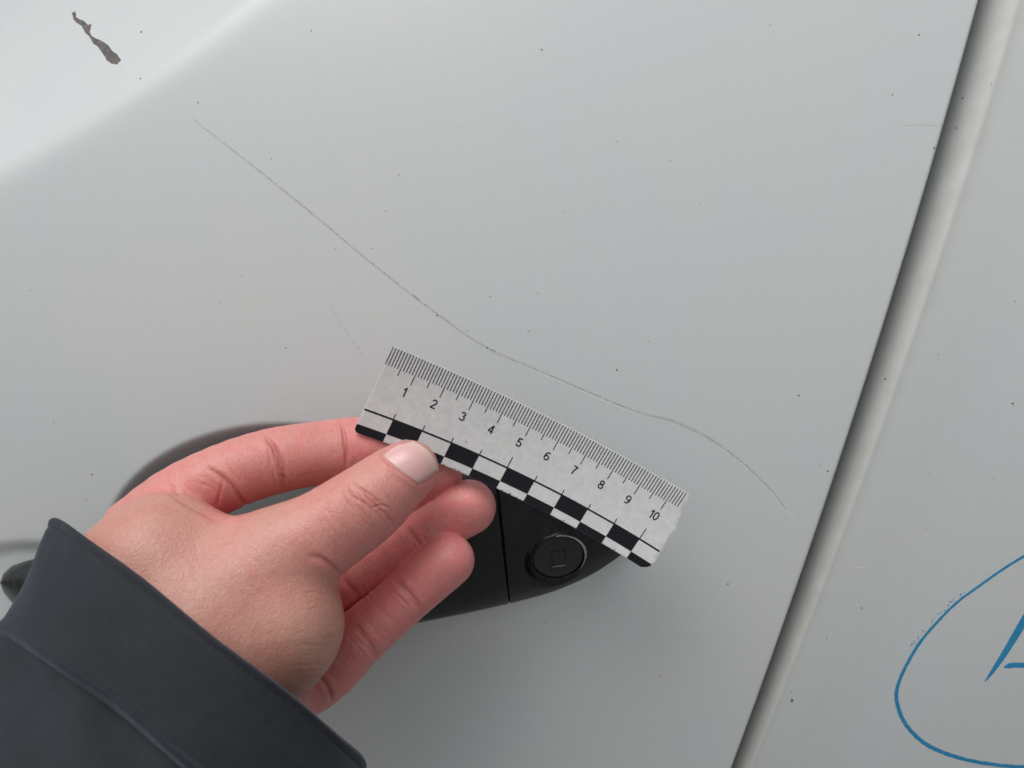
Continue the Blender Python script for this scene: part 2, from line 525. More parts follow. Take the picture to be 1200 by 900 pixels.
def speck(px, py, r, fn, parent, name='paint_speck', mat=M_spk):
    rr = random.Random(int(px * 7 + py))
    n = 9
    poly = [(px + r * rr.uniform(.7, 1.25) * math.cos(k * 6.283 / n), py + r * rr.uniform(.7, 1.25) * math.sin(k * 6.283 / n)) for k in range(n)]
    vs = [hit(px, py, fn, .00022)] + [hit(x, y, fn, .00003) for x, y in poly]
    return mesh_obj(name, vs, [(0, 1 + k, 1 + (k + 1) % n) for k in range(n)], mat, parent)
for (x, y, r) in [(165.5, 37.5, 1.9), (164.5, 92, 1.4), (232, 120, 1.2), (318, 186, 1.1), (467, 205, 1.3), (452, 247, 1.2), (435, 291, 1.2),
                  (393, 292, 1.1), (283, 324, 1.0), (512.5, 369.5, 1.7), (571, 407.5, 1.7), (574.5, 347.5, 1.2), (619, 388, 1.3),
                  (936, 463.5, 1.8), (1077, 41, 1.8), (1046, 111, 1.4), (1095, 173.5, 1.7), (952, 637, 2.4), (853, 684.5, 1.4), (107.5, 556, 1.5),
                  (63, 495, 1.1), (101, 585, 1.0), (335, 408, 1.4), (723, 433.5, 1.7), (548, 387, 1.0), (970, 552, 1.6), (635, 58, 1.5),
                  (365, 36, 1.3), (700, 300, .9), (820, 240, .9), (540, 150, 1.0), (640, 730, 1.2), (35, 340, 1.0), (760, 400, 1.0)]:
    speck(x, y, r * .68, door_y, door, mat=M_spk if r > 1.35 else M_spk2)
for (x, y, r) in [(1037.5, 444, 1.5), (1121, 150, 1.4), (928, 821, 2.4), (927, 811, 1.2), (969, 748, 1.2), (1009, 712, 1.1), (1010, 713, 1.2),
                  (1187, 473, 1.8), (1100, 415, 1.1), (1128, 115, 1.6), (1162, 98, 1.2), (1190, 353, 1.0), (1085, 620, 1.0), (1165, 560, 1.0)]:
    speck(x, y, r * .72, panel_y, side, mat=M_spk if r > 1.35 else M_spk2)

# blue marker drawing on the side panel
EL = [(1258, 638), (1228, 638), (1200, 652), (1174, 668), (1143, 690), (1124, 704), (1103, 724), (1078, 753), (1060, 784), (1051.5, 806), (1051, 822),
      (1057.5, 842), (1071.5, 861), (1093, 876.5), (1124, 888), (1155, 894.5), (1200, 898.5), (1260, 892), (1310, 862), (1338, 810), (1345, 750),
      (1322, 690), (1290, 652), (1258, 638)]
ribbon('marker_oval', EL, lambda f: 3.9 - 1.0 * math.sin(f * 9), panel_y, M_ink, side, 260, jitter=.12, off=.00008)
ribbon('marker_stroke', [(1154, 799), (1163, 787), (1177, 766), (1200, 728), (1232, 674)], 9.5, panel_y, M_ink, side, 40, taper=(.9, .05), off=.00008)
ribbon('marker_stroke', [(1232, 674), (1246, 730), (1262, 800)], 7.0, panel_y, M_ink, side, 30, taper=(.05, .3), off=.00009)
ribbon('marker_stroke', [(1176, 782), (1188, 779.5), (1205, 779), (1256, 772)], 5.5, panel_y, M_ink, side, 30, taper=(.2, .1), off=.0001)
for k in range(26):
    f = rng.uniform(.15, .8)
    c = resample(EL[4:9], 50)[int(f * 49)]
    speck(c[0] - rng.uniform(2, 7), c[1] - rng.uniform(0, 5), rng.uniform(.5, 1.0), panel_y, side, 'ink_crumb', M_ink)

# ------------------------------------------------------------------ door handle
HX = np.array([0, 4, 14, 34, 100, 200, 320, 390, 480, 540, 597, 640, 680, 705, 728, 742, 750], float)
HT = np.array([683, 672, 663, 656, 640, 620, 597, 575, 545, 526, 518, 524, 540, 556, 582, 606, 628], float)
HB = np.array([683, 694, 706, 716, 735, 750, 757, 752, 731, 718.5, 705, 695, 681.5, 670, 656, 643, 628], float)
HF = np.array([.3025, .299, .2955, .293, .290, .2885, .289, .290, .2905, .291, .292, .2925, .2945, .2965, .2995, .3025, .306])
HBK = np.array([.335, .335, .335, .335, .322, .309, .306, .306, .309, .317, .328, .335, .338, .340, .340, .340, .340])
def handle_part(name, xa, xb, nu, bevel):
    nv = 112
    us = np.linspace(0, 1, nu)
    xs = xa + (xb - xa) * us
    ext_a = bevel[0]; ext_b = bevel[1]
    th = np.linspace(0, 2 * math.pi, nv, endpoint=False)
    V = []
    for x in xs:
        t, b = np.interp(x, HX, HT), np.interp(x, HX, HB)
        # smoothing of the outline by averaging neighbours
        ds = [-14, -7, 0, 7, 14] if 30 < x < 715 else [0]
        t = np.mean([np.interp(x + q, HX, HT) for q in ds]); b = np.mean([np.interp(x + q, HX, HB) for q in ds])
        f = np.mean([np.interp(x + q, HX, HF) for q in (-14, -7, 0, 7, 14)]); k = np.mean([np.interp(x + q, HX, HBK) for q in (-14, 0, 14)])
        sc = 1.0
        if ext_a and x - xa < 2: sc = 1 - .022 * (1 - (x - xa) / 2) ** 2
        if ext_b and xb - x < 2: sc = 1 - .022 * (1 - (xb - x) / 2) ** 2
        cy, hy = (t + b) / 2, (b - t) / 2 * sc
        cd, hd = (f + k) / 2, (k - f) / 2
        ring = []
        for a in th:
            c, s_ = math.cos(a), math.sin(a)
            c = math.copysign(abs(c) ** .95, c)
            s_ = math.copysign(abs(s_) ** .80, s_)
            yy = cy + hy * c
            dd = cd - hd * s_ * (sc if s_ > 0 else 1) ** 2.5
            sk = 10 * c * max(0, 1 - abs(x - 588) / 200)
            ring.append(P(x + sk, yy, dd))
        V.append(ring)
    return np.array(V)
car_handle = None
Vg = handle_part('g', 0, 587.0, 300, (False, True))
Vc = handle_part('c', 587.35, 750, 300, (True, False))

# lock position on the cap: first front vertex near the pixel
def surf_at(V, px, py):
    fl = V.reshape(-1, 3)
    nrm = np.zeros_like(V)
    du = np.gradient(V, axis=0); dv = np.roll(V, -1, 1) - np.roll(V, 1, 1)
    nrm = np.cross(du, dv); nrm /= np.linalg.norm(nrm, axis=-1, keepdims=True) + 1e-12
    qx, qy = to_px(fl)
    dd = (qx - px) ** 2 + (qy - py) ** 2 + (fl[:, 1] > P(px, py, .318)[1]) * 1e5
    i = int(np.argmin(dd))
    n = nrm.reshape(-1, 3)[i]
    if n[1] > 0: n = -n
    return fl[i].copy(), n
lp, ln = surf_at(Vc, 655, 655)
ln = np.array([.13, -.87, -.46]); ln /= np.linalg.norm(ln)
LR = .0099
# carve the dish round the lock, deeper towards the lower left
fl = Vc.reshape(-1, 3)
rel = fl - lp
hgt = rel @ ln
tan = rel - hgt[:, None] * ln
rad = np.linalg.norm(tan, axis=1)
dirn = tan / (rad[:, None] + 1e-9)
ll = np.array([-.45, 0, -.8]); ll /= np.linalg.norm(ll)
lean = np.clip(dirn @ ll, -1, 1)
front = fl[:, 1] < lp[1] + .012
# flat seat under the lock, plus a scoop
seat = sstep(LR * 1.14, LR * 1.02, rad) * front
target = -.0012
fl2 = fl + ln[None, :] * ((target - hgt) * seat)[:, None]
R2 = LR * (1.2 + .35 * np.clip(lean, 0, 1))
scoop = sstep(R2, LR * 1.0, rad) * (1 - seat) * front * np.clip(lean + .15, 0, 1)
fl2 = fl2 - ln[None, :] * (.0040 * scoop)[:, None]
Vc = fl2.reshape(Vc.shape)

def tube_caps(V):
    nu, nv = V.shape[:2]
    verts = V.reshape(-1, 3)
    q = grid_quads(nu, nv, wrap_v=True)
    ca, cb = V[0].mean(0), V[-1].mean(0)
    verts = np.vstack([verts, ca, cb])
    ia, ib = len(verts) - 2, len(verts) - 1
    faces = [tuple(f) for f in q]
    for j in range(nv):
        j2 = (j + 1) % nv
        faces.append((ia, j, j2))
        faces.append((ib, (nu - 1) * nv + j2, (nu - 1) * nv + j))
    return verts, faces
v, f = tube_caps(Vg)
handle = mesh_obj('door_handle', v, f, M_black, car); car_parts.append(handle)
v, f = tube_caps(Vc)
hcap = mesh_obj('handle_end_cap', v, f, M_black, handle)
for o in (handle, hcap):
    bm = bmesh.new(); bm.from_mesh(o.data); bmesh.ops.recalc_face_normals(bm, faces=bm.faces); bm.to_mesh(o.data); bm.free()

t1 = np.cross(ln, [0, 0, 1.0]); t1 /= np.linalg.norm(t1)
if t1[0] < 0: t1 = -t1
t2 = np.cross(ln, t1)
if t2[2] < 0: t2 = -t2
def lathe_on(name, prof, mat, parent, n=72, org=None):
    vs = []; fs = []
    for (r, h) in prof:
        for k in range(n):
            a = k * 2 * math.pi / n
            vs.append(org + ln * h + (t1 * math.cos(a) + t2 * math.sin(a)) * r)
    for i in range(len(prof) - 1):
        for k in range(n):
            fs.append((i * n + k, i * n + (k + 1) % n, (i + 1) * n + (k + 1) % n, (i + 1) * n + k))
    o = mesh_obj(name, vs, fs, mat, parent)
    bm = bmesh.new(); bm.from_mesh(o.data); bmesh.ops.recalc_face_normals(bm, faces=bm.faces); bm.to_mesh(o.data); bm.free()
    return o
lathe_on('lock_cylinder', [(.00001, .0002), (LR * .5, .00018), (LR * .86, .0001), (LR * .93, -.0001), (LR * .955, -.0006), (LR * .955, -.003)], M_lock, handle, org=lp - ln * .0006)
lathe_on('lock_rim', [(LR * .965, -.003), (LR * .965, -.0001), (LR * .985, .00025), (LR * 1.02, .0002), (LR * 1.035, -.0002), (LR * 1.035, -.003)], M_black, handle, org=lp - ln * .0006)
# pale metal crescent on the upper right of the rim
vs, fs = [], []
m = 60
for k in range(m):
    a = math.radians(-35 + 135 * k / (m - 1))
    wd = .00042 * math.sin(math.pi * k / (m - 1)) + .00003
    for (r, h) in ((LR * 1.01 - wd, .0003), (LR * 1.01, .0006), (LR * 1.01 + wd, .0003)):
        vs.append(lp + ln * (h - .0006) + (t1 * math.cos(a) + t2 * math.sin(a)) * r)
for k in range(m - 1):
    fs += [(3 * k, 3 * k + 1, 3 * k + 4, 3 * k + 3), (3 * k + 1, 3 * k + 2, 3 * k + 5, 3 * k + 4)]
mesh_obj('lock_rim_crescent', vs, fs, M_metal, handle)
# keyhole shutter: a recessed rectangle with a thin metal frame on two sides
def lbox(name, cx, cy, sx, sy, h0, h1, mat, rot=math.radians(8)):
    vs = []
    for h in (h0, h1):
        for (a, b) in ((-1, -1), (1, -1), (1, 1), (-1, 1)):
            x_, y_ = cx + a * sx / 2, cy + b * sy / 2
            xr, yr = x_ * math.cos(rot) - y_ * math.sin(rot), x_ * math.sin(rot) + y_ * math.cos(rot)
            vs.append(lp + t1 * xr + t2 * yr + ln * (h - .0006))
    fs = [(4, 5, 6, 7), (0, 1, 5, 4), (1, 2, 6, 5), (2, 3, 7, 6), (3, 0, 4, 7), (3, 2, 1, 0)]
    o = mesh_obj(name, vs, fs, mat, handle, smooth=False)
    return o
kw, kh = .0044, .0068
lbox('keyhole_shutter', 0, 0, kw, kh, -.001, .00035, M_lock)
lbox('keyhole_frame', 0, -kh / 2 - .00018, kw + .0006, .00028, -.001, .00055, M_metal)
lbox('keyhole_frame', -kw / 2 - .00018, 0, .00022, kh, -.001, .0005, M_black)
lbox('keyhole_frame', kw / 2 + .00018, 0, .00018, kh, -.001, .0005, M_black)

keep_world(car_parts, car)

# ------------------------------------------------------------------ ruler
def ruler_px(u, v):
    tx = 460 + 34.7 * u - .16 * u * u; ty = 405 + 14.32 * u + .208 * u * u
    lx = 426 + 34.98 * u - .264 * u * u; ly = 479 + 12.36 * u + .288 * u * u
    k = v / 2.2
    return tx * (1 - k) + lx * k, ty * (1 - k) + ly * k
def ruler_d(u, v):
    return .2595 + .0006 * u - (u / 10) * .0028 * (v - 1.5) + .0004 * (v - 1.5) * (1 - u / 10)
def RP(u, v, off=0.0):
    x, y = ruler_px(u, v)
    return P(x, y, ruler_d(u, v) - off)

ruler = empty('ruler', tuple(RP(5, 1.5)), 'short white centimetre ruler with black checker edge, held over the door handle', 'ruler')
# right (broken) edge: u as a function of v
cutv = [0.0, 0.074, 0.309, 0.502, 0.707, 0.759, 0.929, 1.166, 1.408, 1.593, 2.167, 2.546, 2.791, 2.915, 3.0]
cutu = [10.481129436478781, 10.587, 10.605, 10.581, 10.645, 10.727, 10.738, 10.808, 10.816, 10.804, 10.846, 10.862, 10.838, 10.731, 10.711]
_jv = np.linspace(0, 3.0, 46); _jr = random.Random(11)
cutu = [float(np.interp(q, cutv, cutu)) + (_jr.uniform(-.022, .022) if .1 < q < 2.7 else 0) - (.14 * max(0, (q - 2.9) / .1) ** 1.5) for q in _jv]
cutv = [float(q) for q in _jv]
def lim_l(v):
    r = .16
    if v < r: return .0 + r - math.sqrt(max(0, r * r - (r - v) ** 2))
    if v > 3.0 - r: return r - math.sqrt(max(0, r * r - (v - 3.0 + r) ** 2))
    return 0.0
nu, = (160,)
vv = sorted(set(list(np.linspace(0, .16, 8)) + list(np.linspace(.16, 2.84, 50)) + list(np.linspace(2.84, 3.0, 8)) + cutv))
Fv, Bv = [], []
for v_ in vv:
    a, b = lim_l(v_), float(np.interp(v_, cutv, cutu))
    for k in range(nu):
        uu = a + (b - a) * k / (nu - 1)
        # tiny bevel at the border
        e = min(uu - a, b - uu, v_, 3 - v_)
        dz = .00012 * max(0, 1 - e / .03)
        Fv.append(RP(uu, v_, -dz)); Bv.append(RP(uu, v_, -.00055))
n = len(Fv)
nr_ = len(vv)
fq = [tuple(q) for q in grid_quads(nr_, nu)]
bq = [tuple(int(i) + n for i in q[::-1]) for q in fq]
border = [k for k in range(nu)] + [r_ * nu + nu - 1 for r_ in range(1, nr_)] + [(nr_ - 1) * nu + k for k in range(nu - 2, -1, -1)] + [r_ * nu for r_ in range(nr_ - 2, 0, -1)]
sq = [(border[k], border[(k + 1) % len(border)], border[(k + 1) % len(border)] + n, border[k] + n) for k in range(len(border))]
plate = mesh_obj('plate', Fv + Bv, fq + bq + sq, M_plate, ruler, smooth=False)
bm = bmesh.new(); bm.from_mesh(plate.data); bmesh.ops.recalc_face_normals(bm, faces=bm.faces); bm.to_mesh(plate.data); bm.free()
rparts = [plate]

def rquad(u0, u1, v0, v1, nu_=1, nv_=1, off=.00007, clip=False):
    vs = []
    for i in range(nu_ + 1):
        for j in range(nv_ + 1):
            uu = u0 + (u1 - u0) * i / nu_; v_ = v0 + (v1 - v0) * j / nv_
            if clip:
                uu = min(max(uu, lim_l(min(v_, 3.0)) + .012), float(np.interp(v_, cutv, cutu)) - .015)
            vs.append(RP(uu, v_, off))
    fs = [tuple(q) for q in grid_quads(nu_ + 1, nv_ + 1)]
    return vs, fs
def join_quads(name, quads, mat, smooth=False):
    vs, fs = [], []
    for (a, b) in quads:
        o_ = len(vs); vs += a; fs += [tuple(int(i) + o_ for i in q) for q in b]
    ob = mesh_obj(name, vs, fs, mat, ruler, smooth=smooth)
    rparts.append(ob)
    return ob
mm, cmk, five = [], [], []
for k in range(0, 105):
    uu = .04 + k / 10
    L = .63
    if k % 10 == 0 and k: L = .96
    elif k % 5 == 0 and k: L = .83
    if k >= 100: L = {100: .96}.get(k, .60 - .0 * (k - 100))
    wd = .0130
    mm.append(rquad(uu - wd, uu + wd, .03, L, 1, 4))
tm = join_quads('scale_marks', mm, M_print2)
# rule line and small index marks above the checker
lt = [rquad(0.03, 10.80, 2.175, 2.235, 60, 1)]
for k in range(1, 11):
    L = .40 if k % 5 == 0 else .17
    lt.append(rquad(k - .015, k + .015, 2.18 - L, 2.18, 1, 3, .00007))
join_quads('rule_line', lt, M_print2)
for k in range(0, 11):
    end = k + 1 if k < 10 else 11.1
    if k % 2 == 1:
        a, b = rquad(k, end, 2.215, 2.72, 14, 6, .00009)
    else:
        a, b = rquad(k if k else .005, end, 2.72, 2.998, 20, 8, .00009, clip=(k in (0, 10)))
    rparts.append(mesh_obj('checker_square', a, b, M_print, ruler))
sm = []
for k in (1, 3, 5, 7, 9):
    sm.append(rquad(k + .49, k + .51, 2.93, 2.99, 1, 1))
    for j in range(9):
        if (k * 7 + j) % 3 == 0 and k < 6:
            sm.append(rquad(k + .1 + j * .09, k + .13 + j * .09, 2.955 + .01 * (j % 2), 2.992, 1, 1))
join_quads('edge_print', sm, M_print2)
# numerals: strokes in a box 0..1 high (y up), mitred polylines
def arc(cx, cy, rx, ry, a0, a1, n=16):
    return [(cx + rx * math.cos(math.radians(a0 + (a1 - a0) * k / n)), cy + ry * math.sin(math.radians(a0 + (a1 - a0) * k / n))) for k in range(n + 1)]
GLY = {
    '1': [[(.10, .74), (.20, .77), (.29, .85), (.33, .97)], [(.34, 1.0), (.34, 0)]],
    '2': [arc(.28, .71, .22, .23, 170, -35) + [(.22, .28), (.10, .15), (.065, .065)], [(.03, .065), (.54, .065)]],
    '3': [arc(.27, .735, .20, .20, 165, -85, 14) , arc(.27, .295, .235, .235, 90, -165, 18)],
    '4': [[(.41, 0), (.41, .99)], [(.40, .95), (.05, .30)], [(.02, .28), (.56, .28)]],
    '5': [[(.51, .935), (.15, .935), (.09, .47)], [(.09, .50)] + arc(.285, .32, .225, .255, 125, -165, 20)],
    '6': [arc(.29, .31, .225, .25, 0, 360, 24), arc(.36, .42, .295, .515, 62, 190, 14)],
    '7': [[(.03, .935), (.52, .935)], [(.50, .93), (.36, .68), (.26, .40), (.21, 0)]],
    '8': [arc(.285, .74, .19, .195, 0, 360, 22), arc(.285, .285, .23, .225, 0, 360, 24)],
    '9': [arc(.28, .69, .225, .25, 0, 360, 24), arc(.21, .58, .295, .515, -118, 10, 14)],
    '0': [arc(.285, .50, .22, .435, 0, 360, 30)],
}
def stroke(pts, wd):
    p = np.array(pts, float); closed = np.allclose(p[0], p[-1])
    m = len(p); L_, R_ = [], []
    for k in range(m):
        a = p[k - 1] if k else (p[-2] if closed else p[0]); b = p[k + 1] if k < m - 1 else (p[1] if closed else p[-1])
        t = (b - a) / (np.linalg.norm(b - a) + 1e-9)
        nn = np.array([-t[1], t[0]])
        d1 = p[k] - a; c_ = 1.0
        if np.linalg.norm(d1) > 1e-6:
            d1 = d1 / np.linalg.norm(d1); c_ = max(.6, abs(d1 @ t))
        L_.append(p[k] + nn * wd / 2 / c_); R_.append(p[k] - nn * wd / 2 / c_)
    return L_, R_
for k in range(1, 11):
    vs, fs = [], []
    txt = str(k); tot = .57 * len(txt) + (.0 if len(txt) == 1 else -.02)
    for gi, ch in enumerate(txt):
        for si, st in enumerate(GLY[ch]):
            L_, R_ = stroke(st, .135)
            o_ = len(vs)
            for a, b in zip(L_, R_):
                for q in (a, b):
                    x_ = (q[0] + gi * .53 - tot / 2) * .31; y_ = (q[1] - .5) * .31
                    vs.append(RP(k - .035 + x_, 1.235 - y_, .00008 + .00001 * si))
            for j in range(len(L_) - 1):
                fs.append((o_ + 2 * j, o_ + 2 * j + 1, o_ + 2 * j + 3, o_ + 2 * j + 2))
    rparts.append(mesh_obj('numeral', vs, fs, M_print, ruler, smooth=False))
keep_world(rparts, ruler)
# a few dirt specks on the plate
def rspeck(u_, v_, r):
    vs = [RP(u_, v_, .0001)] + [RP(u_ + r * random.uniform(.6, 1.3) * math.cos(k * .9), v_ + r * random.uniform(.6, 1.3) * math.sin(k * .9), .00005) for k in range(7)]
    o = mesh_obj('dirt_speck', vs, [(0, 1 + k, 1 + (k + 1) % 7) for k in range(7)], M_spk, ruler)
    keep_world([o], ruler)
rspeck(3.42, 1.98, .028)
for k in range(8):
    rspeck(random.uniform(.4, 10), random.uniform(1.4, 2.1), random.uniform(.006, .012))

# ------------------------------------------------------------------ hand: distance field -> surface
def cone_list(pts, dense=0):
    out = []
    if dense: pts = [tuple(q) for q in resample(np.array(pts, float), (len(pts) - 1) * dense + 1)]
    for a, b in zip(pts[:-1], pts[1:]):
        pa, pb = P(a[0], a[1], a[2]), P(b[0], b[1], b[2])
        out.append((pa, pb, a[3] * a[2] / F, b[3] * b[2] / F))
    return out

THUMB = cone_list([(480, 550, .2475, 34), (462, 563, .2470, 39.5), (425, 594, .2440, 47), (375, 627, .2425, 51), (325, 652, .2410, 57), (262, 690, .240, 68)], 3)
THEN = (cone_list([(318, 668, .2415, 54), (318, 735, .240, 72), (262, 790, .238, 84)]) +
        cone_list([(270, 690, .240, 70), (195, 668, .243, 80), (150, 690, .240, 76)]) +
        cone_list([(318, 735, .240, 72), (230, 760, .236, 100), (130, 860, .225, 110), (0, 1010, .20, 120), (-150, 1150, .18, 130)]) +
        cone_list([(180, 672, .243, 78), (130, 800, .23, 105)]))
INDEX = cone_list([(150, 640, .262, 46), (205, 592, .263, 43), (262, 560, .265, 39.5), (318, 541, .268, 38.5), (360, 533, .2695, 37), (408, 527, .2705, 37.5), (450, 522, .2710, 34), (478, 517, .2715, 30)], 3)
MIDDLE = cone_list([(215, 660, .276, 42), (320, 640, .280, 37), (400, 622, .281, 35), (455, 590, .277, 33), (492, 562, .273, 32), (514, 549, .2720, 29.5)], 3)
RING = cone_list([(270, 730, .276, 42), (365, 700, .2775, 37), (425, 668, .2755, 34), (485, 632, .2725, 31.8), (520, 609, .2715, 32.4), (549, 594.5, .2705, 32.0)], 3)
PINKY = cone_list([(310, 800, .268, 46), (368, 792, .2675, 40), (420, 748, .2655, 33.5), (468, 706, .2635, 30.8), (500, 677, .2625, 31.4), (525, 656.5, .2620, 31.0)], 3)
PALM = (cone_list([(165, 640, .266, 48), (225, 680, .272, 48), (290, 740, .270, 50), (320, 800, .264, 50)]) +
        cone_list([(180, 680, .262, 70), (170, 800, .245, 100), (60, 950, .22, 115)]) +
        cone_list([(320, 795, .262, 52), (270, 870, .250, 75), (120, 1000, .22, 100)]) +
        cone_list([(240, 690, .268, 62), (250, 790, .258, 75)]))

def sd_group(p, cones, k):
    out = None
    for (a, b, ra, rb) in cones:
        a = a.astype(np.float32); b = b.astype(np.float32)
        ab = b - a; L2 = float(ab @ ab)
        t = np.clip(((p - a) @ ab) / L2, 0, 1)
        q = p - a - t[:, None] * ab
        d = np.sqrt((q * q).sum(1)) - (ra + (rb - ra) * t)
        out = d if out is None else smin(out, d, k)
    return out
def smin(a, b, k):
    h = np.maximum(k - np.abs(a - b), 0) / k
    return np.minimum(a, b) - h * h * h * k / 6.0

def sdf(p):
    p = p.astype(np.float32)
    fi = sd_group(p, INDEX, .0007); fm = sd_group(p, MIDDLE, .0007)
    fr = sd_group(p, RING, .0007); fp = sd_group(p, PINKY, .0007)
    fing = smin(smin(smin(fi, fm, .0010), fr, .0010), fp, .0010)
    palm = sd_group(p, PALM, .010)
    body = smin(fing, palm, .007)
    th = smin(sd_group(p, THUMB, .0010), sd_group(p, THEN, .010), .010)
    # flatten the pad of the thumb against the ruler
    qx, qy = to_px(p)
    k = .0012 + .011 * np.clip((250 - qx) / 90, 0, 1)
    return smin(body, th, k)

lo = np.array([P(-180, 900, .2)[0], -D + .165, CZ - .175]); hi = np.array([.006, -D + .30, CZ + .004])
lo[0] = -.128; lo[2] = CZ - .140
h = .00115
nxyz = np.ceil((hi - lo) / h).astype(int)
gx = lo[0] + h * np.arange(nxyz[0]); gy = lo[1] + h * np.arange(nxyz[1]); gz = lo[2] + h * np.arange(nxyz[2])
field = np.empty(tuple(nxyz), np.float32)
YY, ZZ = np.meshgrid(gy, gz, indexing='ij')
st = 5
cn = [int(math.ceil(k / st)) + 1 for k in nxyz]
CX, CY, CZZ = np.meshgrid(*[lo[a] + h * st * np.arange(cn[a]) for a in range(3)], indexing='ij')
cf = sdf(np.stack([CX.ravel(), CY.ravel(), CZZ.ravel()], -1)).reshape(cn)
near = np.abs(cf) < h * st * 2.2
full = np.repeat(np.repeat(np.repeat(near, st, 0), st, 1), st, 2)
shift_ = st // 2
full = np.roll(full, (-shift_, -shift_, -shift_), (0, 1, 2))[:nxyz[0], :nxyz[1], :nxyz[2]]
field[:] = np.repeat(np.repeat(np.repeat(cf, st, 0), st, 1), st, 2)[shift_:, shift_:, shift_:][:nxyz[0], :nxyz[1], :nxyz[2]] if False else \
    np.roll(np.repeat(np.repeat(np.repeat(cf, st, 0), st, 1), st, 2), (-shift_, -shift_, -shift_), (0, 1, 2))[:nxyz[0], :nxyz[1], :nxyz[2]]
ii = np.argwhere(full)
field[full] = sdf(lo + h * ii)

def surface_nets(f, lo, h):
    s = f < 0
    n = np.array(f.shape)
    c = np.zeros(tuple(n - 1), np.int8)
    for dx in (0, 1):
        for dy in (0, 1):
            for dz in (0, 1):
                c += s[dx:n[0] - 1 + dx, dy:n[1] - 1 + dy, dz:n[2] - 1 + dz]
    act = (c > 0) & (c < 8)
    idx = np.argwhere(act)
    vid = np.full(act.shape, -1, np.int64); vid[act] = np.arange(len(idx))
    acc = np.zeros((len(idx), 3)); cnt = np.zeros(len(idx))
    corners = [(a, b, d) for a in (0, 1) for b in (0, 1) for d in (0, 1)]
    for a in corners:
        for ax in range(3):
            if a[ax]: continue
            b = list(a); b[ax] = 1
            fa = f[idx[:, 0] + a[0], idx[:, 1] + a[1], idx[:, 2] + a[2]]
            fb = f[idx[:, 0] + b[0], idx[:, 1] + b[1], idx[:, 2] + b[2]]
            m = (fa < 0) != (fb < 0)
            t = np.where(m, fa / (fa - fb + 1e-20), 0)
            pos = np.tile(np.array(a, float), (len(idx), 1)); pos[:, ax] += t
            acc[m] += pos[m]; cnt[m] += 1
    V = lo + h * (idx + acc / cnt[:, None])
    Q = []
    for ax in range(3):
        o1, o2 = [k for k in range(3) if k != ax]
        sl1 = [slice(1, -1)] * 3
        a = [slice(1, n[k] - 1) for k in range(3)]; a[ax] = slice(0, n[ax] - 1)
        b = list(a); b[ax] = slice(1, n[ax])
        sa, sb = s[tuple(a)], s[tuple(b)]
        e = np.argwhere(sa != sb)
        inside = sa[tuple(e.T)]
        base = e + 1; base[:, ax] = e[:, ax]
        def cell(d1, d2):
            q = base.copy(); q[:, o1] += d1; q[:, o2] += d2
            return vid[q[:, 0], q[:, 1], q[:, 2]]
        quad = np.stack([cell(-1, -1), cell(0, -1), cell(0, 0), cell(-1, 0)], -1)
        fl = inside if ax != 1 else ~inside
        quad[~fl] = quad[~fl][:, ::-1]
        Q.append(quad)
    Q = np.concatenate(Q)
    Q = Q[(Q >= 0).all(1)]
    return V, Q
HV, HQ = surface_nets(field, lo, h)

def project(V, it=3):
    e = .0002
    for _ in range(it):
        d = sdf(V)
        g = np.stack([sdf(V + np.array(o) * e) - d for o in ((1, 0, 0), (0, 1, 0), (0, 0, 1))], -1) / e
        gl = np.linalg.norm(g, axis=1, keepdims=True)
        g = g / np.maximum(gl, .3)
        V = V - g * np.clip(d, -.0006, .0006)[:, None] * .9
    return V, g / np.maximum(np.linalg.norm(g, axis=1, keepdims=True), 1e-6)

def relax(V, Q, it=3, f=.5):
    for _ in range(it):
        acc = np.zeros_like(V); cnt = np.zeros(len(V))
        for k in range(4):
            a, b = Q[:, k], Q[:, (k + 1) % 4]
            np.add.at(acc, a, V[b]); np.add.at(cnt, a, 1)
            np.add.at(acc, b, V[a]); np.add.at(cnt, b, 1)
        V = V * (1 - f) + f * acc / np.maximum(cnt, 1)[:, None]
    return V

def subdiv(V, Q):
    E = np.concatenate([Q[:, [k, (k + 1) % 4]] for k in range(4)])
    Es = np.sort(E, 1)
    key = Es[:, 0].astype(np.int64) * len(V) + Es[:, 1]
    uq, inv = np.unique(key, return_inverse=True)
    ea, eb = uq // len(V), uq % len(V)
    mid = (V[ea] + V[eb]) / 2
    cen = V[Q].mean(1)
    nV = np.vstack([V, mid, cen])
    m = len(Q)
    ei = [len(V) + inv[k * m:(k + 1) * m] for k in range(4)]
    ci = len(V) + len(mid) + np.arange(m)
    nQ = np.concatenate([np.stack([Q[:, k], ei[k], ci, ei[(k - 1) % 4]], -1) for k in range(4)])
    return nV, nQ

def vnormals(V, Q):
    e1 = V[Q[:, 2]] - V[Q[:, 0]]; e2 = V[Q[:, 3]] - V[Q[:, 1]]
    fn = np.cross(e1, e2)
    N = np.zeros_like(V)
    for k in range(4):
        for a in range(3):
            N[:, a] += np.bincount(Q[:, k], fn[:, a], len(V))
    return N / (np.linalg.norm(N, axis=1, keepdims=True) + 1e-12)
def snap(V, Q):
    N = vnormals(V, Q)
    d = sdf(V)
    return V - N * np.clip(d, -.0005, .0005)[:, None], N
HV = relax(HV, HQ, 2)
HN = vnormals(HV, HQ)
g_ = sdf(HV + HN * .001) - sdf(HV)
if np.median(g_) < 0: HQ = HQ[:, ::-1]
HV, _ = project(HV, 1)
HV, HQ = subdiv(HV, HQ)
HV, _ = snap(HV, HQ)
HV, HQ = subdiv(HV, HQ)
HV, HN = snap(HV, HQ)

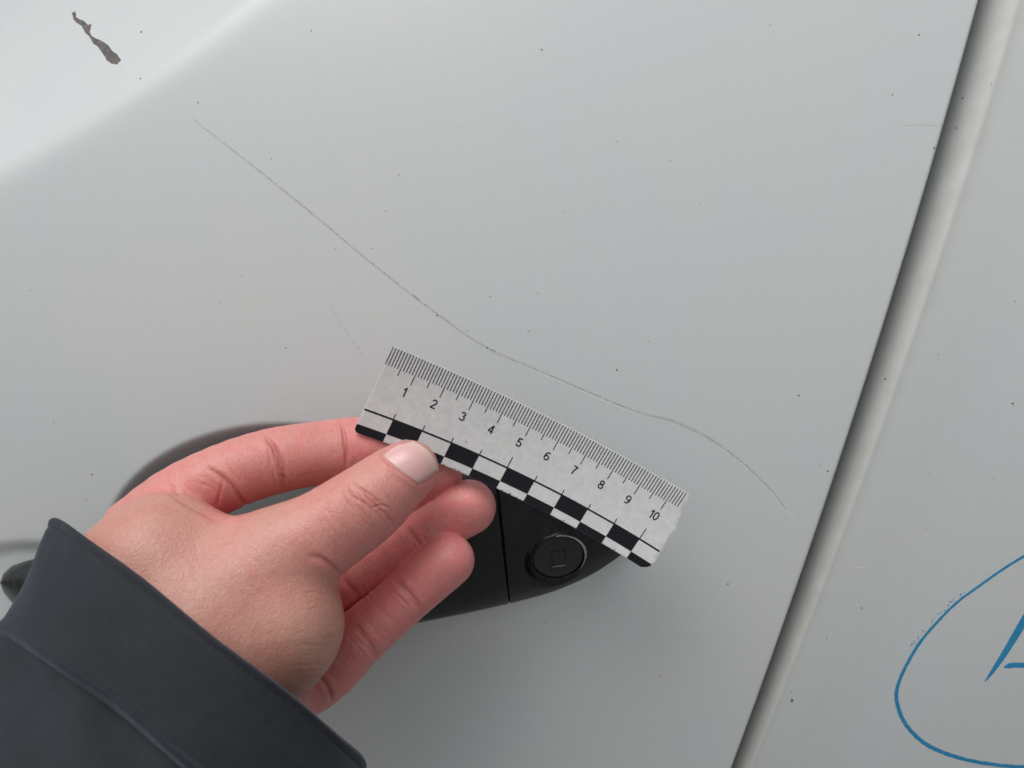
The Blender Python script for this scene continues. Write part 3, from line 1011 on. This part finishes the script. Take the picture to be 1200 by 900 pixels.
# creases and folds (lines on the skin), as relief along the normal
qx, qy = to_px(HV)
facing = HN[:, 1] < .25
def seg_dist(px, py, poly):
    best = np.full(len(px), 1e9); along = np.zeros(len(px))
    m = len(poly) - 1
    for k in range(m):
        ax, ay = poly[k]; bx_, by_ = poly[k + 1]
        dx, dy = bx_ - ax, by_ - ay; L2 = dx * dx + dy * dy
        t = np.clip(((px - ax) * dx + (py - ay) * dy) / L2, 0, 1)
        d = np.hypot(px - ax - t * dx, py - ay - t * dy)
        b = d < best
        best = np.where(b, d, best); along = np.where(b, (k + t) / m, along)
    return best, along
disp = np.zeros(len(HV)); deep = np.zeros(len(HV))
depth_px = HV[:, 1] + D
def crease(poly, wpx, dep, dmin=.0, dmax=.4, red=.5, fade=True, soft=1.0):
    global disp, deep
    poly = resample(poly, 14) if len(poly) > 2 else np.array(poly)
    dep = dep * .75; wpx = wpx * 1.2
    mg = wpx * 4
    b0, b1 = poly.min(0) - mg, poly.max(0) + mg
    ix = np.nonzero(facing & (depth_px > dmin) & (depth_px < dmax) & (qx > b0[0]) & (qx < b1[0]) & (qy > b0[1]) & (qy < b1[1]))[0]
    if len(ix) == 0: return
    dist, al = seg_dist(qx[ix], qy[ix], poly)
    g = np.exp(-(dist / wpx) ** 2)
    fd = np.clip(np.minimum(al, 1 - al) * 4, 0, 1) if fade else 1
    g = g * fd
    disp[ix] -= g * dep
    # the skin bulges a little beside each fold
    disp[ix] += np.exp(-((dist - wpx * 2.4) / (wpx * 1.3)) ** 2) * dep * .22 * fd
    deep[ix] = np.maximum(deep[ix], np.exp(-(dist / (wpx * 1.3)) ** 2) * red * fd)
def bulge(x, y, rx, ry, amt, rot=0, dmin=0, dmax=.4):
    global disp
    c, s_ = math.cos(rot), math.sin(rot)
    u_ = ((qx - x) * c + (qy - y) * s_) / rx; v_ = (-(qx - x) * s_ + (qy - y) * c) / ry
    disp += np.exp(-(u_ ** 2 + v_ ** 2)) * amt * facing * (depth_px > dmin) * (depth_px < dmax)
IDX = (.245, .30)
TH = (.20, .2512)
RG = (.2516, .29)
def joint_lines(cx, cy, ang, half, spread, n, dep, red=.12, seed=0, dr=RG):
    """a bundle of fine wavy flexion lines across a finger; ang = direction of the finger in the picture"""
    r = random.Random(seed)
    ax = np.array([math.cos(ang), math.sin(ang)]); cr = np.array([-ax[1], ax[0]])
    for k in range(n):
        o_ = ax * r.uniform(-spread, spread); st_ = r.uniform(-half, half * .2); L = r.uniform(half * .6, half * 1.6)
        a = np.array([cx, cy]) + o_ + cr * st_; b = a + cr * min(L, half - st_) + ax * r.uniform(-2.5, 2.5)
        m = (a + b) / 2 + ax * r.uniform(-2.5, 2.5)
        crease([tuple(a), tuple(m), tuple(b)], r.uniform(.8, 1.5), dep * r.uniform(.5, 1.0), *dr, red=red * r.uniform(.5, 1))
# index finger joints (palm side)
crease([(308, 507), (319, 522), (328, 541), (333, 560), (334, 576)], 2.4, .0009, *IDX, red=.45)
crease([(324, 556), (336, 562), (344, 572)], 1.3, .0003, *IDX, red=.2)
crease([(399, 492), (403, 508), (406, 528), (406, 550)], 2.0, .0008, *IDX, red=.42)
crease([(345, 560), (365, 554), (388, 550)], 1.0, .00010, *IDX, red=.12)
crease([(284, 522), (300, 528), (312, 540)], 1.0, .00018, *IDX, red=.1)
crease([(240, 547), (256, 556), (272, 570), (284, 586), (294, 602)], 2.2, .0009, *IDX, red=.3)
# folds where the thumb web meets the index finger
crease([(196, 566), (208, 578), (216, 590)], 2.0, .0004, *IDX, red=.2)
crease([(262, 560), (257, 580), (253, 598)], 1.6, .0003, *IDX, red=.3)
crease([(230, 566), (246, 570), (262, 584)], 1.4, .0002, *IDX, red=.1)
crease([(190, 572), (214, 588), (240, 602), (262, 612)], 2.4, .0006, .2, .30, red=.25)
crease([(170, 582), (200, 594), (230, 606)], 1.2, .0002, .2, .30, red=.08)
crease([(175, 600), (205, 603), (235, 610)], 1.1, .00012, .2, .30, red=.05)
# thumb: knuckle wrinkles
TH = (.20, .252)
for (p0, p1, p2, a) in [((405, 566), (414, 582), (432, 592), .00022), ((412, 562), (424, 574), (440, 590), .00018), ((420, 570), (436, 582), (449, 594), .00028),
                        ((425, 578), (438, 590), (452, 604), .00022), ((433, 596), (446, 592), (458, 596), .00018), ((415, 575), (425, 588), (440, 602), .00018),
                        ((400, 572), (405, 586), (418, 600), .00010), ((445, 596), (455, 606), (462, 616), .00012)]:
    crease([p0, p1, p2], 1.1, a * 1.9, *TH, red=.30)
crease([(358, 650), (370, 653), (384, 660), (396, 671), (403, 686)], 3.0, .0005, .2, .255, red=.16)
crease([(372, 650), (386, 660), (396, 672)], 1.4, .0004, .2, .255, red=.15)
for k in range(26):
    y0 = rng.uniform(690, 800); x0 = rng.uniform(345, 385); ln_ = rng.uniform(10, 26); tl = rng.uniform(-.25, .15)
    crease([(x0, y0), (x0 + ln_ * .5, y0 - 1 + tl * ln_ * .5 + rng.uniform(-1, 1)), (x0 + ln_, y0 + tl * ln_)], 1.2, .00009, .2, .255, red=.05)
for k in range(12):
    x0 = rng.uniform(180, 350); y0 = rng.uniform(640, 780)
    a = rng.uniform(.3, .9)
    crease([(x0, y0), (x0 + 18 * math.cos(a), y0 + 18 * math.sin(a)), (x0 + 40 * math.cos(a + .2), y0 + 40 * math.sin(a + .2))], 1.6, .00006, .2, .255, red=.0)
# metacarpal head hump and flattened valley beside it
bulge(372, 706, 36, 46, .0012, .2, .2, .256)
bulge(405, 640, 26, 20, -.0005, -.6, .2, .256)
bulge(250, 640, 50, 26, -.0010, .1, .2, .256)
bulge(440, 585, 26, 24, .0005, 0, .2, .256)
RG = (.2516, .29)
FD = math.atan2(-.55, .83)
crease([(476, 616), (485, 630), (497, 644)], 2.6, .0005, *RG, red=.18)
joint_lines(487, 630, FD, 20, 8, 9, .00022, seed=1)
crease([(400, 676), (412, 690), (424, 702)], 2.6, .0004, *RG, red=.15)
joint_lines(425, 690, FD, 22, 12, 8, .00015, seed=2)
# little finger
FP = math.atan2(-.70, .72)
crease([(460, 678), (474, 690), (487, 706), (495, 724)], 2.8, .0006, *RG, red=.16)
joint_lines(475, 702, FP, 22, 9, 9, .00020, seed=3)
crease([(412, 730), (426, 746), (437, 762), (441, 780)], 2.8, .0006, *RG, red=.16)
joint_lines(425, 752, FP, 24, 10, 10, .00022, seed=4)
joint_lines(450, 726, FP, 24, 18, 10, .00009, red=.04, seed=5)
joint_lines(400, 780, FP, 24, 18, 10, .00009, red=.04, seed=6)
joint_lines(455, 660, FD, 20, 22, 10, .00009, red=.04, seed=7)
crease([(372, 792), (384, 806), (391, 830)], 2.2, .0008, *RG, red=.3)
# index: fine lines by the joints and along the middle phalanx
joint_lines(325, 540, -.15, 34, 9, 12, .00022, seed=8, dr=IDX)
joint_lines(404, 522, -.10, 30, 6, 8, .00018, seed=9, dr=IDX)
joint_lines(270, 560, -.5, 30, 24, 12, .00010, red=.05, seed=10, dr=IDX)
joint_lines(435, 588, -.63, 30, 20, 24, .00013, red=.12, seed=11, dr=TH)
joint_lines(370, 630, -.60, 34, 36, 30, .00010, red=.05, seed=12, dr=TH)
# pads
bulge(545, 590, 26, 20, .0006, -.5, *RG)
bulge(516, 660, 26, 18, .0005, -.7, *RG)
bulge(366, 530, 26, 24, .0006, 0, *IDX)
bulge(290, 548, 22, 24, .0006, 0, *IDX)
# folds of skin round the thumb nail
crease([(450, 528), (446, 534), (458, 545), (474, 556), (490, 568)], 1.6, .00012, .2, .252, red=.25, fade=False)
crease([(490, 568), (503, 563), (512, 554)], 1.2, .0002, .2, .252, red=.1, fade=False)
crease([(442, 537), (455, 549), (471, 560), (488, 572)], 2.4, -.0003, .2, .252, red=0, fade=True)
HV = HV + HN * disp[:, None]

# skin colour maps (blood under the skin)
def blob(x, y, rx, ry, rot=0, dmin=0, dmax=.4):
    c, s_ = math.cos(rot), math.sin(rot)
    u_ = ((qx - x) * c + (qy - y) * s_) / rx; v_ = (-(qx - x) * s_ + (qy - y) * c) / ry
    return np.exp(-(u_ ** 2 + v_ ** 2)) * (depth_px > dmin) * (depth_px < dmax)
fi = sd_group(HV, INDEX, .0025); fr = sd_group(HV, RING, .0025); fp = sd_group(HV, PINKY, .0025); fm = sd_group(HV, MIDDLE, .0025)
red = .14 + .48 * np.clip(1 - fi / .003, 0, 1) + .85 * np.clip(1 - np.minimum(fr, fp) / .003, 0, 1) + .6 * np.clip(1 - fm / .003, 0, 1)
tfac = np.clip(1 - sd_group(HV, THUMB[:9], .003) / .003, 0, 1)
red = np.minimum(red, .92)
red = red * (1 - tfac) + (.36 + .15 * np.clip((qx - 430) / 70, 0, 1) + .30 * np.clip((qy - (594 - (qx - 425) * .75)) / 40, 0, 1)) * tfac
red += .45 * blob(262, 598, 28, 20) + .2 * blob(430, 520, 40, 40, 0, .25) + .15 * blob(290, 640, 60, 25) + .12 * blob(330, 690, 50, 30) - .15 * blob(355, 760, 50, 50)
red = np.clip(red, 0, 1)
ridge = np.clip(blob(365, 525, 34, 34, 0, .25) * 1.4, 0, 1) + .6 * blob(290, 545, 30, 26, 0, .25) + .5 * blob(430, 515, 30, 30, 0, .25) + .35 * (blob(545, 592, 30, 24, -.6, .25) + blob(518, 660, 30, 22, -.7, .25))
hand = big_mesh('hand', HV, HQ, M_skin)
for nm, arr in (('red', red), ('deep', np.clip(deep, 0, 1)), ('ridge', np.clip(ridge, 0, 1))):
    a = hand.data.attributes.new(nm, 'FLOAT', 'POINT'); a.data.foreach_set('value', arr.astype(np.float32))

person = empty('person', tuple(P(120, 880, .21)), 'left hand in a charcoal jacket sleeve pinching the ruler between thumb and fingers', 'person')
hand.parent = person
keep_world([hand], person)

# thumb nail
bvh = BVHTree.FromPolygons([tuple(v_) for v_ in HV.tolist()], HQ.tolist())
def on_hand(px, py):
    o_ = Vector((0, -D, CZ)); t_ = Vector(P(px, py, .3)) - o_
    return bvh.ray_cast(o_, t_.normalized())
A0, B0 = np.array([447.5, 533]), np.array([491.5, 567.5])
A1, B1 = np.array([470, 514.0]), np.array([513.0, 553])
ns, ntt = 34, 40
NF, al = [], []
for j in range(ntt):
    t = j / (ntt - 1)
    for i in range(ns):
        s_ = i / (ns - 1)
        k = 4 * s_ * (1 - s_)
        a = A0 + (A1 - A0) * t; b = B0 + (B1 - B0) * t
        p = a + (b - a) * s_
        axis = np.array([.80, -.60])
        p = p + axis * (k ** .8) * (-2.5 * (1 - t) + 11.0 * t ** 1.6)
        NF.append(p); al.append(t)
cast = []
for p in NF:
    q = np.array(p); r_ = on_hand(*q); c_ = np.array([481, 549.0])
    tries = 0
    while r_[0] is None and tries < 40:
        q = q + (c_ - q) * .04; r_ = on_hand(*q); tries += 1
    cast.append((np.array(p), r_[0], r_[1]))
# nail plate: smooth the projected depth, keep the pixel outline, lift slightly
dep = np.array([c_[1][1] + D for c_ in cast]).reshape(ntt, ns)
for _ in range(6):
    q = dep.copy()
    q[1:-1, 1:-1] = (dep[:-2, 1:-1] + dep[2:, 1:-1] + dep[1:-1, :-2] + dep[1:-1, 2:] + 4 * dep[1:-1, 1:-1]) / 8
    dep = q
top, bot = [], []
for k, (p, h_, n_) in enumerate(cast):
    i, j = k % ns, k // ns
    s_ = i / (ns - 1); t = j / (ntt - 1)
    e = min(1, min(s_, 1 - s_) / .08) ** .5
    e2 = min(1, t / .08) ** .5
    eb = min(1, min(s_, 1 - s_, t * 1.1 if t < .5 else 1) / .09)
    lift = -.00030 + .00058 * (eb * (2 - eb))
    if t > .8: lift += .0002 * (t - .8) / .2
    top.append(P(p[0], p[1], dep[j, i] - lift)); bot.append(P(p[0], p[1], dep[j, i] + .0006))
n = len(top)
fq = [tuple(q) for q in grid_quads(ntt, ns)]
border = [k for k in range(ns)] + [r_ * ns + ns - 1 for r_ in range(1, ntt)] + [(ntt - 1) * ns + k for k in range(ns - 2, -1, -1)] + [r_ * ns for r_ in range(ntt - 2, 0, -1)]
sq = [(border[k], border[(k + 1) % len(border)], border[(k + 1) % len(border)] + n, border[k] + n) for k in range(len(border))]
nail = mesh_obj('thumbnail', top + bot, fq + [tuple(int(i) + n for i in q[::-1]) for q in fq] + sq, M_nail, person)
bm = bmesh.new(); bm.from_mesh(nail.data); bmesh.ops.recalc_face_normals(bm, faces=bm.faces); bm.to_mesh(nail.data); bm.free()
a = nail.data.attributes.new('along', 'FLOAT', 'POINT'); a.data.foreach_set('value', np.array(al + al, np.float32))
keep_world([nail], person)

# ------------------------------------------------------------------ sleeve and cuff
# each ring: left end A, right end B (pixel + depth), front bulge and back bulge in metres, along the arm
def ring_pts(A, B, dA, dB, hf, hb, n=120, bow=0.0, rim_curve=None, back_shift=(0, 0), noise=None, expo=.8):
    out = []
    for k in range(n):
        a = 2 * math.pi * k / n
        c, s_ = math.cos(a), math.sin(a)
        f = (1 - c) / 2                      # 0 at A, 1 at B
        x = A[0] + (B[0] - A[0]) * f; y = A[1] + (B[1] - A[1]) * f
        dd = dA + (dB - dA) * f
        mag = abs(s_) ** expo
        # bow of the front edge in the picture (perpendicular to A-B)
        L = math.hypot(B[0] - A[0], B[1] - A[1]); nx_, ny_ = (B[1] - A[1]) / L, -(B[0] - A[0]) / L
        if s_ > 0:
            x += nx_ * bow * mag; y += ny_ * bow * mag
            dd -= hf * mag * (.75 + .5 * f)
        else:
            x += back_shift[0] * mag; y += back_shift[1] * mag
            dd += hb * mag
        out.append(P(x, y, dd))
    return np.array(out)

def lerp(a, b, t): return a + (b - a) * t
def sleeve_station(t, grow=0.0):
    """t in px along the arm from the cuff rim towards the elbow (0 = rim)"""
    k = t / 500
    left = resample([(62, 607), (46, 640), (28, 682), (8, 722), (-22, 778), (-60, 850), (-110, 940), (-170, 1050)], 60)
    cum = np.concatenate([[0], np.cumsum(np.hypot(*np.diff(left, axis=0).T))])
    A = (np.interp(t, cum, left[:, 0]), np.interp(t, cum, left[:, 1]))
    B = (428 + 30 * min(1, t / 60) - .62 * t, 893 + 20 * min(1, t / 60) + .80 * t)
    return A, B
def tube(name, ts, grow, mat, parent, d0=.232, thick=.0016, wr=0.0):
    n = 160
    R = []
    for t in ts:
        tt = max(t, 0)
        A, B = sleeve_station(tt)
        A, B = np.array(A), np.array(B)
        dirv = (B - A) / np.linalg.norm(B - A)
        A = A - dirv * grow(t) * .6; B = B + dirv * grow(t) * .6
        if t < 0:
            A = A + dirv * (-t) * .4; B = B - dirv * (-t) * .4
        dA = d0 - .00010 * tt; dB = d0 - .00006 * tt
        r_ = ring_pts(A, B, dA, dB, .030 + grow(t) * .00022 + .00001 * tt, .035, n, bow=10, back_shift=(-16, 22), expo=1.15)
        if wr:
            for k in range(n):
                a = 2 * math.pi * k / n
                r_[k, 1] += wr * (math.sin(a * 3 + t * .03) + .6 * math.sin(a * 7 - t * .05))
        R.append(r_)
    return np.array(R)

def shell(name, outer, inner, mat, parent):
    nu_, nv_ = outer.shape[:2]
    V_ = np.vstack([outer.reshape(-1, 3), inner.reshape(-1, 3)])
    n_ = nu_ * nv_
    q = grid_quads(nu_, nv_, wrap_v=True)
    fs = [tuple(f) for f in q] + [tuple(int(i) + n_ for i in f[::-1]) for f in q]
    for j in range(nv_):
        j2 = (j + 1) % nv_
        fs.append((j, j2, j2 + n_, j + n_))
        e = (nu_ - 1) * nv_
        fs.append((e + j2, e + j, e + j + n_, e + j2 + n_))
    o = mesh_obj(name, V_, fs, mat, parent)
    bm = bmesh.new(); bm.from_mesh(o.data); bmesh.ops.recalc_face_normals(bm, faces=bm.faces); bm.to_mesh(o.data); bm.free()
    keep_world([o], person)
    return o

def shrink(R, amt):
    """move each ring towards its centre by amt metres"""
    c = R.mean(1, keepdims=True)
    d = R - c
    L = np.linalg.norm(d, axis=-1, keepdims=True)
    return R - d / L * amt

# cuff: rim rolled, band, raised seam bead at its far end
def cuff_profile(t):
    g = 2.0
    if t < 4: g += -2.5 * (1 - t / 4) ** 2
    if t > 124: g += 7.0 * math.exp(-((t - 139) / 5.5) ** 2)
    if t > 144: g += -14 * ((t - 144) / 5)
    g += 2.6 * math.exp(-((t - 4) / 3.5) ** 2) - 1.6 * math.exp(-((t - 12) / 2.2) ** 2)
    return g
ts = np.concatenate([np.linspace(0, 14, 12), np.linspace(16, 120, 30), np.linspace(122, 149, 22)])
outer = tube('c', ts, cuff_profile, None, None, wr=.0009)
cuff_in = shrink(outer, .0022)
ts2 = np.concatenate([np.linspace(60, 500, 70)])
s_out = tube('s', ts2, lambda t: -10.0, None, None, wr=.0020)
sleeve = shell('sleeve', s_out, shrink(s_out, .0016), M_cloth, person)
cuff = shell('cuff', outer, cuff_in, M_cloth, sleeve)
cuff.matrix_parent_inverse = sleeve.matrix_parent_inverse.copy() if False else cuff.matrix_parent_inverse
from mathutils import Matrix
cuff.matrix_parent_inverse = Matrix.Identity(4)

# rows of stitching along the cuff rim and above the hem seam
def stitches(t_at, name='stitching'):
    i = int(np.argmin(np.abs(ts - t_at)))
    ring = outer[i]
    nn = len(ring)
    fine = []
    for k in range(nn // 2 + 1):
        fine.append(ring[k])
    fine = resample(np.array(fine), 900)
    nxt = outer[min(i + 1, len(ts) - 1)]
    L = np.concatenate([[0], np.cumsum(np.linalg.norm(np.diff(fine, axis=0), axis=1))])
    vs, fs = [], []
    pos = .002
    rr = random.Random(4)
    while pos < L[-1] - .003:
        a, b = pos, pos + .0021
        pa = np.array([np.interp(a, L, fine[:, c]) for c in range(3)]); pb = np.array([np.interp(b, L, fine[:, c]) for c in range(3)])
        d = (pb - pa) / np.linalg.norm(pb - pa)
        out_ = np.array([0, -1.0, 0]); side_ = np.cross(d, out_); side_ /= np.linalg.norm(side_)
        w_ = .00022
        o_ = len(vs)
        mid = (pa + pb) / 2
        for q, hh in ((pa, -.0001), (mid, .00022), (pb, -.0001)):
            for sg in (-1, 0, 1):
                vs.append(q + side_ * w_ * sg + out_ * (hh + (.00012 if sg == 0 else 0)))
        for r_ in range(2):
            for c_ in range(2):
                q = o_ + r_ * 3 + c_
                fs.append((q, q + 1, q + 4, q + 3))
        pos += .0030 + rr.uniform(-.0002, .0002)
    o = mesh_obj(name, vs, fs, M_thread, sleeve)
    o.matrix_parent_inverse = Matrix.Identity(4)
    return o
stitches(12)
